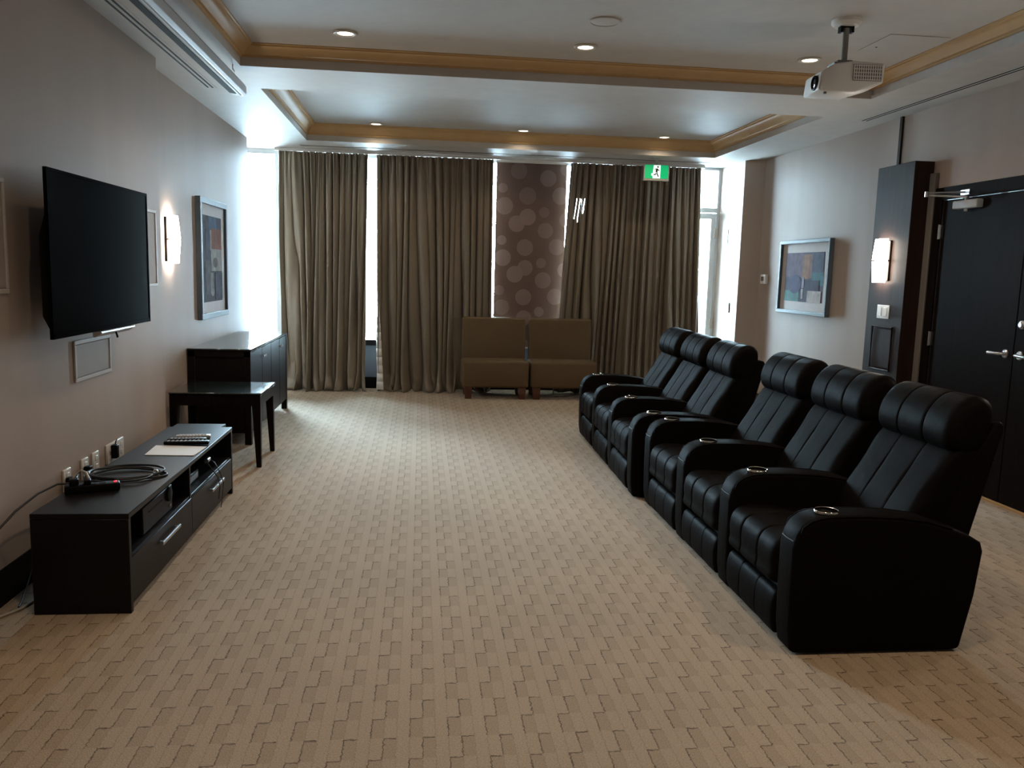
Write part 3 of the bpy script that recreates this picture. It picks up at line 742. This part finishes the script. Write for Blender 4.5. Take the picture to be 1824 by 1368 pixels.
picture('abstract_picture', 'framed dark abstract print with a circle on the right wall', XR, -1, 7.79, 8.93, 1.137, 1.908,
        [(0, 1, 0, 1, (.085, .080, .115)), (.55, 1, .5, 1, (.13, .10, .14)), (.28, .56, .48, .96, (.23, .135, .115)), (.38, .52, .46, .95, (.29, .165, .12)),
         (0, .30, .34, .62, (.075, .16, .19)), (.02, .30, .60, .98, (.09, .10, .15)), (.60, 1, 0, .22, (.10, .20, .20)), (.55, .90, .16, .55, (.075, .07, .13, 1)),
         (.49, .54, .06, .26, (.36, .34, .36)), (.48, .54, .28, .50, (.22, .21, .26)), (.04, .38, 0, .23, (.45, .41, .40)), (.10, .46, .24, .44, (.06, .06, .09))],
        fw=.036, mw=.095, mwv=.095, depth=.05)

# ------------------------------------------------------------------ dark sideboard and side table on the left
t = thing('sideboard', 'tall dark sideboard with glass top and knobbed doors against the left wall', 'cabinet', (-1.64, 7.98, 0))
hx, hy = .25, .95
obj('body', MB().box(-hx+.005, hx-.025, -hy+.01, hy-.01, .10, .775).mesh('m'), M['wood_dark'], t)
obj('end_rail', B(-hx, hx, -hy, -hy+.012, .74, .785), M['wood_dark'], t)
for sx in (-1, 1):
    for sy in (-1, 1):
        obj('leg', RB(*sorted((sx*hx, sx*(hx-.055))), *sorted((sy*hy, sy*(hy-.055))), 0, .785, .003, 1), M['wood_dark'], t)
ed = [-hy+.056, -.415, .035, .50, hy-.056]
for k in range(4):
    d = obj('door', RB(hx-.026, hx-.004, ed[k]+.004, ed[k+1]-.004, .105, .775, .003, 1), M['wood_dark'], t)
    yk = ed[k+1]-.035 if k % 2 == 0 else ed[k]+.035
    obj('knob', MB().lathe([(.005, 0), (.005, .016), (.013, .020), (.013, .027), (.008, .030)], 14, (hx-.004, yk, .70), 'x').mesh('m', smooth=40), M['steel'], d)
obj('top_frame', RB(-hx-.004, hx+.004, -hy-.004, hy+.004, .785, .797, .003, 1), M['wood_dark'], t)
obj('glass_top', RB(-hx-.004, hx+.006, -hy-.006, hy+.006, .7975, .806, .002, 1), M['glass_top'], t)

t = thing('side_table', 'low dark side table with glass top and tapered legs beside the bench', 'table', (-1.49, 6.53, 0))
hx, hy = .325, .30
for sx in (-1, 1):
    for sy in (-1, 1):
        cx, cy = sx*(hx-.034), sy*(hy-.034)
        vs = [(cx-.033, cy-.033, .54), (cx+.033, cy-.033, .54), (cx+.033, cy+.033, .54), (cx-.033, cy+.033, .54)]
        bx, by = sx*(hx-.018), sy*(hy-.018)
        vs += [(bx-.017, by-.017, 0), (bx+.017, by-.017, 0), (bx+.017, by+.017, 0), (bx-.017, by+.017, 0)]
        obj('leg', MB().add(vs, [(0, 1, 2, 3), (7, 6, 5, 4), (0, 4, 5, 1), (1, 5, 6, 2), (2, 6, 7, 3), (3, 7, 4, 0)]).mesh('m', bevel=.003, seg=1), M['wood_dark'], t)
for s in (-1, 1):
    obj('apron', B(-hx+.06, hx-.06, *sorted((s*hy, s*(hy-.022))), .465, .54), M['wood_dark'], t)
    obj('apron', B(*sorted((s*hx, s*(hx-.022))), -hy+.06, hy-.06, .465, .54), M['wood_dark'], t)
obj('table_top', RB(-hx, hx, -hy, hy, .54, .552, .003, 1), M['wood_dark'], t)
obj('glass_top', RB(-hx-.003, hx+.008, -hy-.008, hy+.008, .5525, .561, .002, 1), M['glass_top'], t)

# ------------------------------------------------------------------ low television bench
BX0, BX1, BY0, BY1, BH = -1.613, -1.217, 3.565, 5.525, .442
t = thing('television_bench', 'long low black-brown television bench with open shelves and two drawers', 'media bench', ((BX0+BX1)/2, (BY0+BY1)/2, 0))
cx, cy = t.location.x, t.location.y
def bp(name, x0, x1, y0, y1, z0, z1, par=t, m='bench', r=.002):
    return obj(name, RB(x0-cx, x1-cx, y0-cy, y1-cy, z0, z1, r, 1), M[m], par)
bp('top_panel', BX0, BX1+.002, BY0, BY1, BH-.024, BH)
bp('side_panel', BX0, BX1, BY0, BY0+.028, 0, BH-.024); bp('side_panel', BX0, BX1, BY1-.028, BY1, 0, BH-.024)
bp('back_panel', BX0, BX0+.008, BY0+.028, BY1-.028, .05, BH-.024)
bp('shelf', BX0+.008, BX1-.012, BY0+.028, BY1-.028, .232, .250)
bp('divider', BX0+.008, BX1-.008, 4.535, 4.555, .05, BH-.024)
bp('plinth', BX0+.02, BX1-.03, BY0+.028, BY1-.028, 0, .05)
for y0, y1 in ((BY0+.030, 4.543), (4.547, BY1-.030)):
    d = bp('drawer', BX1-.022, BX1-.002, y0, y1, .038, .240)
    ym = (y0+y1)/2+.04
    hb = MB().box(BX1+.012-cx, BX1+.022-cx, ym-.145-cy, ym+.145-cy, .168, .186)
    for s in (-.12, .12): hb.box(BX1-.004-cx, BX1+.014-cx, ym+s-.006-cy, ym+s+.006-cy, .171, .183)
    h = obj('handle', hb.mesh('m', bevel=.002, seg=1), M['steel'], d); h['label'] = 'brushed metal bar handle'
tag(obj('end_box', RB(-1.60, -1.285, 5.535, 5.66, 0, .438, .004, 1), M['bench']), 'narrow black-brown box standing against the far end of the bench', 'box')

# devices on the shelves
t = thing('disc_player', 'black disc player lying in the left shelf of the bench', 'media player', (-1.40, 4.06, .25))
obj('case', RB(-.15, .155, -.225, .225, .008, .135, .004, 1), M['black'], t)
obj('tray_slot', B(.154, .157, -.14, .06, .092, .098), M['black_matte'], t)
obj('dial', MB().lathe([(.036, .154), (.036, .166), (.030, .169)], 20, (0, .155, .10), 'x').mesh('m', smooth=40), M['black_matte'], t)
obj('button', B(.154, .159, .17, .195, .03, .042), M['grey_trim'], t)
for x in (-.12, .12):
    for y in (-.18, .18): obj('foot', MB().lathe([(.014, 0), (.014, .009)], 10, (x, y, 0)), M['rubber'], t)
t = thing('set_top_box', 'flat black set-top box in the right shelf of the bench', 'set-top box', (-1.40, 4.78, .25))
obj('case', RB(-.12, .12, -.15, .15, .005, .06, .005, 1), M['black'], t)
obj('front_strip', B(.119, .122, -.13, .13, .015, .048), M['spandrel'], t)
for x in (-.1, .1): obj('foot', B(x-.01, x+.01, -.13, .13, 0, .006), M['rubber'], t)
t = thing('receiver_dongle', 'small silver connector plug dangling from thin wires in the right shelf', 'plug', (-1.26, 5.07, .30))
obj('plug', MB().lathe([(.014, -.045), (.016, .0), (.010, .03)], 12, (0, 0, .03), 'y').mesh('m', smooth=40), M['steel'], t)
obj('wire', MB().tube([(0, -.045, .03), (.03, -.05, -.01), (.066, -.04, -.07), (.072, -.02, -.13), (.070, -.05, -.20)], .003, 6).mesh('m', smooth=60), M['rubber'], t)
obj('wire', MB().tube([(0, .03, .03), (.03, .04, .0), (.066, .02, -.06), (.074, .06, -.13), (.072, .02, -.235), (.075, -.02, -.26)], .003, 6).mesh('m', smooth=60), M['rubber'], t)
# items on the bench top
z = BH
tag(obj('paper_sheet', MB().prism([(-1.50, 4.68), (-1.235, 4.665), (-1.222, 4.90), (-1.36, 4.915), (-1.515, 4.93)], 'z', z+.001, z+.004), M['paper']), 'white folded paper sheet lying under the black remote on the bench', 'paper')
def remote(label, x, y, rot, L, w, m, bm, zz=0):
    t = thing('remote_control', label, 'remote', (x, y, z+zz), rot, 'remotes on the bench')
    obj('body', RB(-L/2, L/2, -w/2, w/2, .001, .020, .006), M[m], t)
    for i in range(9):
        for j in range(3):
            obj('button', B(-L/2+.02+i*(L-.04)/9, -L/2+.02+i*(L-.04)/9+.011, -.016+j*.012, -.008+j*.012, .0195, .0225), M[bm], t)
remote('long black remote control lying on the white paper sheet', -1.352, 4.965, math.radians(5), .25, .048, 'black', 'remote_grey', .004)
remote('black remote behind the long one on the bench', -1.375, 5.06, math.radians(7), .22, .046, 'black', 'remote_grey')
remote('silver grey remote, farthest of the three on the bench', -1.365, 5.16, math.radians(9), .20, .05, 'remote_grey', 'matboard')
t = thing('power_strip', 'black power strip with a glowing red switch at the near bench end', 'power strip', (-1.50, 3.93, z), math.radians(22))
obj('body', RB(-.11, .12, -.028, .028, .001, .036, .006), M['black'], t)
obj('rocker_switch', RB(.094, .108, -.006, .006, .035, .040, .002, 1), M['red_led'], t)
for k in range(4): obj('socket', B(-.085+k*.04, -.06+k*.04, -.014, .014, .0355, .0375), M['black_matte'], t)
obj('plug', RB(-.09, -.05, -.022, .022, .036, .066, .006), M['black'], t)
obj('plug', RB(-.03, .0, -.02, .02, .036, .058, .005), M['black'], t)
cw = [(-1.52, 3.96, z+.05), (-1.54, 3.98, z+.075), (-1.57, 4.0, z+.08), (-1.60, 4.0, z+.055), (-1.61, 3.98, z+.012), (-1.59, 3.94, z+.006)]
tag(obj('white_cord', MB().tube(cw, .006, 8).mesh('m', smooth=60), M['cream_cable']), 'short pale cord looping over the black power strip', 'cord')
pts = []
for k in range(170):
    q = k/169; a = q*2*PI*3.35+2.6
    rx = .165-.018*math.sin(3.1*a/2+1); ry = .135+.02*math.sin(a*.61)
    pts.append((-1.445+rx*math.cos(a)+.012*math.sin(a*2.3), 4.215+ry*math.sin(a)+.02*math.sin(a*.4), z+.006+.018*q+.004*math.sin(a*1.7)))
cb = thing('coiled_cable', 'black cable coiled in loops on top of the bench', 'cable', (0, 0, 0))
obj('cord', MB().tube(pts, .0055, 7).mesh('m', smooth=60), M['rubber'], cb)
for (x, y, a) in ((-1.30, 4.21, .9), (-1.61, 4.17, -.3)):
    obj('velcro_tie', MB().tube([(x+.012*math.cos(q), y+.012*math.sin(q)*math.cos(a), z+.016+.012*math.sin(q)) for q in [2*PI*i/12 for i in range(12)]], .006, 6, closed=True).mesh('m', smooth=60), M['steel'], cb)
tag(obj('mains_cord', MB().tube([(-1.785, 4.40, .385), (-1.74, 4.37, .40), (-1.68, 4.25, .455), (-1.64, 4.12, .456), (-1.60, 4.02, .452), (-1.575, 3.90, .458)], .006, 8).mesh('m', smooth=60), M['rubber']), 'black mains cord from the nearest wall socket to the power strip', 'cord')
tag(obj('sagging_cord', MB().tube([(-1.60, 4.00, .462), (-1.66, 3.96, .468), (-1.70, 3.85, .452), (-1.73, 3.70, .415), (-1.75, 3.50, .345), (-1.76, 3.25, .25), (-1.775, 2.9, .12), (-1.76, 2.6, .012), (-1.74, 2.2, .006)], .005, 8).mesh('m', smooth=60), M['rubber']), 'dark cord sagging along the wall past the near bench end', 'cord')
tag(obj('floor_cord', MB().tube([(-1.66, 4.2, .007), (-1.67, 3.75, .007), (-1.69, 3.62, .007), (-1.76, 3.50, .007), (-1.80+.03, 3.2, .007), (-1.72, 2.6, .007)], .006, 8).mesh('m', smooth=60), M['cream_cable']), 'pale cord lying on the carpet beside the near bench end', 'cord')
tag(obj('dangling_wire', MB().tube([(-1.775, 3.95, .10), (-1.74, 3.80, .05), (-1.71, 3.66, .012), (-1.70, 3.62, .016)], .004, 8).mesh('m', smooth=60), M['rubber']), 'thin black wire trailing from the baseboard behind the bench', 'wire')
def outlet(label, y0, y1, ztop, plugs=1, gang=1, zb=None):
    t = thing('wall_outlet', label, 'outlet', (XL0, (y0+y1)/2, ztop-.058), 0, 'outlets behind the bench')
    a = (y1-y0)/2
    obj('plate', RB(0, .014, -a, a, -.058, .058, .004, 1), M['white_plastic'], t)
    for g in range(gang):
        yg = (-a+a*(2*g+1)/gang)
        for zz in (-.024, .024): obj('socket', RB(.012, .017, yg-.017, yg+.017, zz-.014, zz+.014, .004, 1), M['white_plastic'], t)
    if plugs:
        obj('plug', RB(.016, .05, -a*.5-.02, -a*.5+.022, -.03 if plugs == 2 else -.02, .05 if plugs == 2 else .02, .006), M['black'], t)
        if plugs == 2: obj('lead', MB().tube([(.035, -a*.5, .05), (.04, -a*.5, .072), (.038, -a*.5+.02, .078)], .004, 6).mesh('m', smooth=60), M['rubber'], t)
outlet('nearest wall outlet with a black plug behind the power strip', 4.345, 4.43, .437)
outlet('slim white wall outlet second from the near end of the bench', 4.575, 4.66, .440, 1)
outlet('slim white wall outlet third from the near end of the bench', 4.725, 4.81, .442, 0)
outlet('wide white wall outlet with a large black adapter plugged in', 4.93, 5.205, .442, 2, 3)
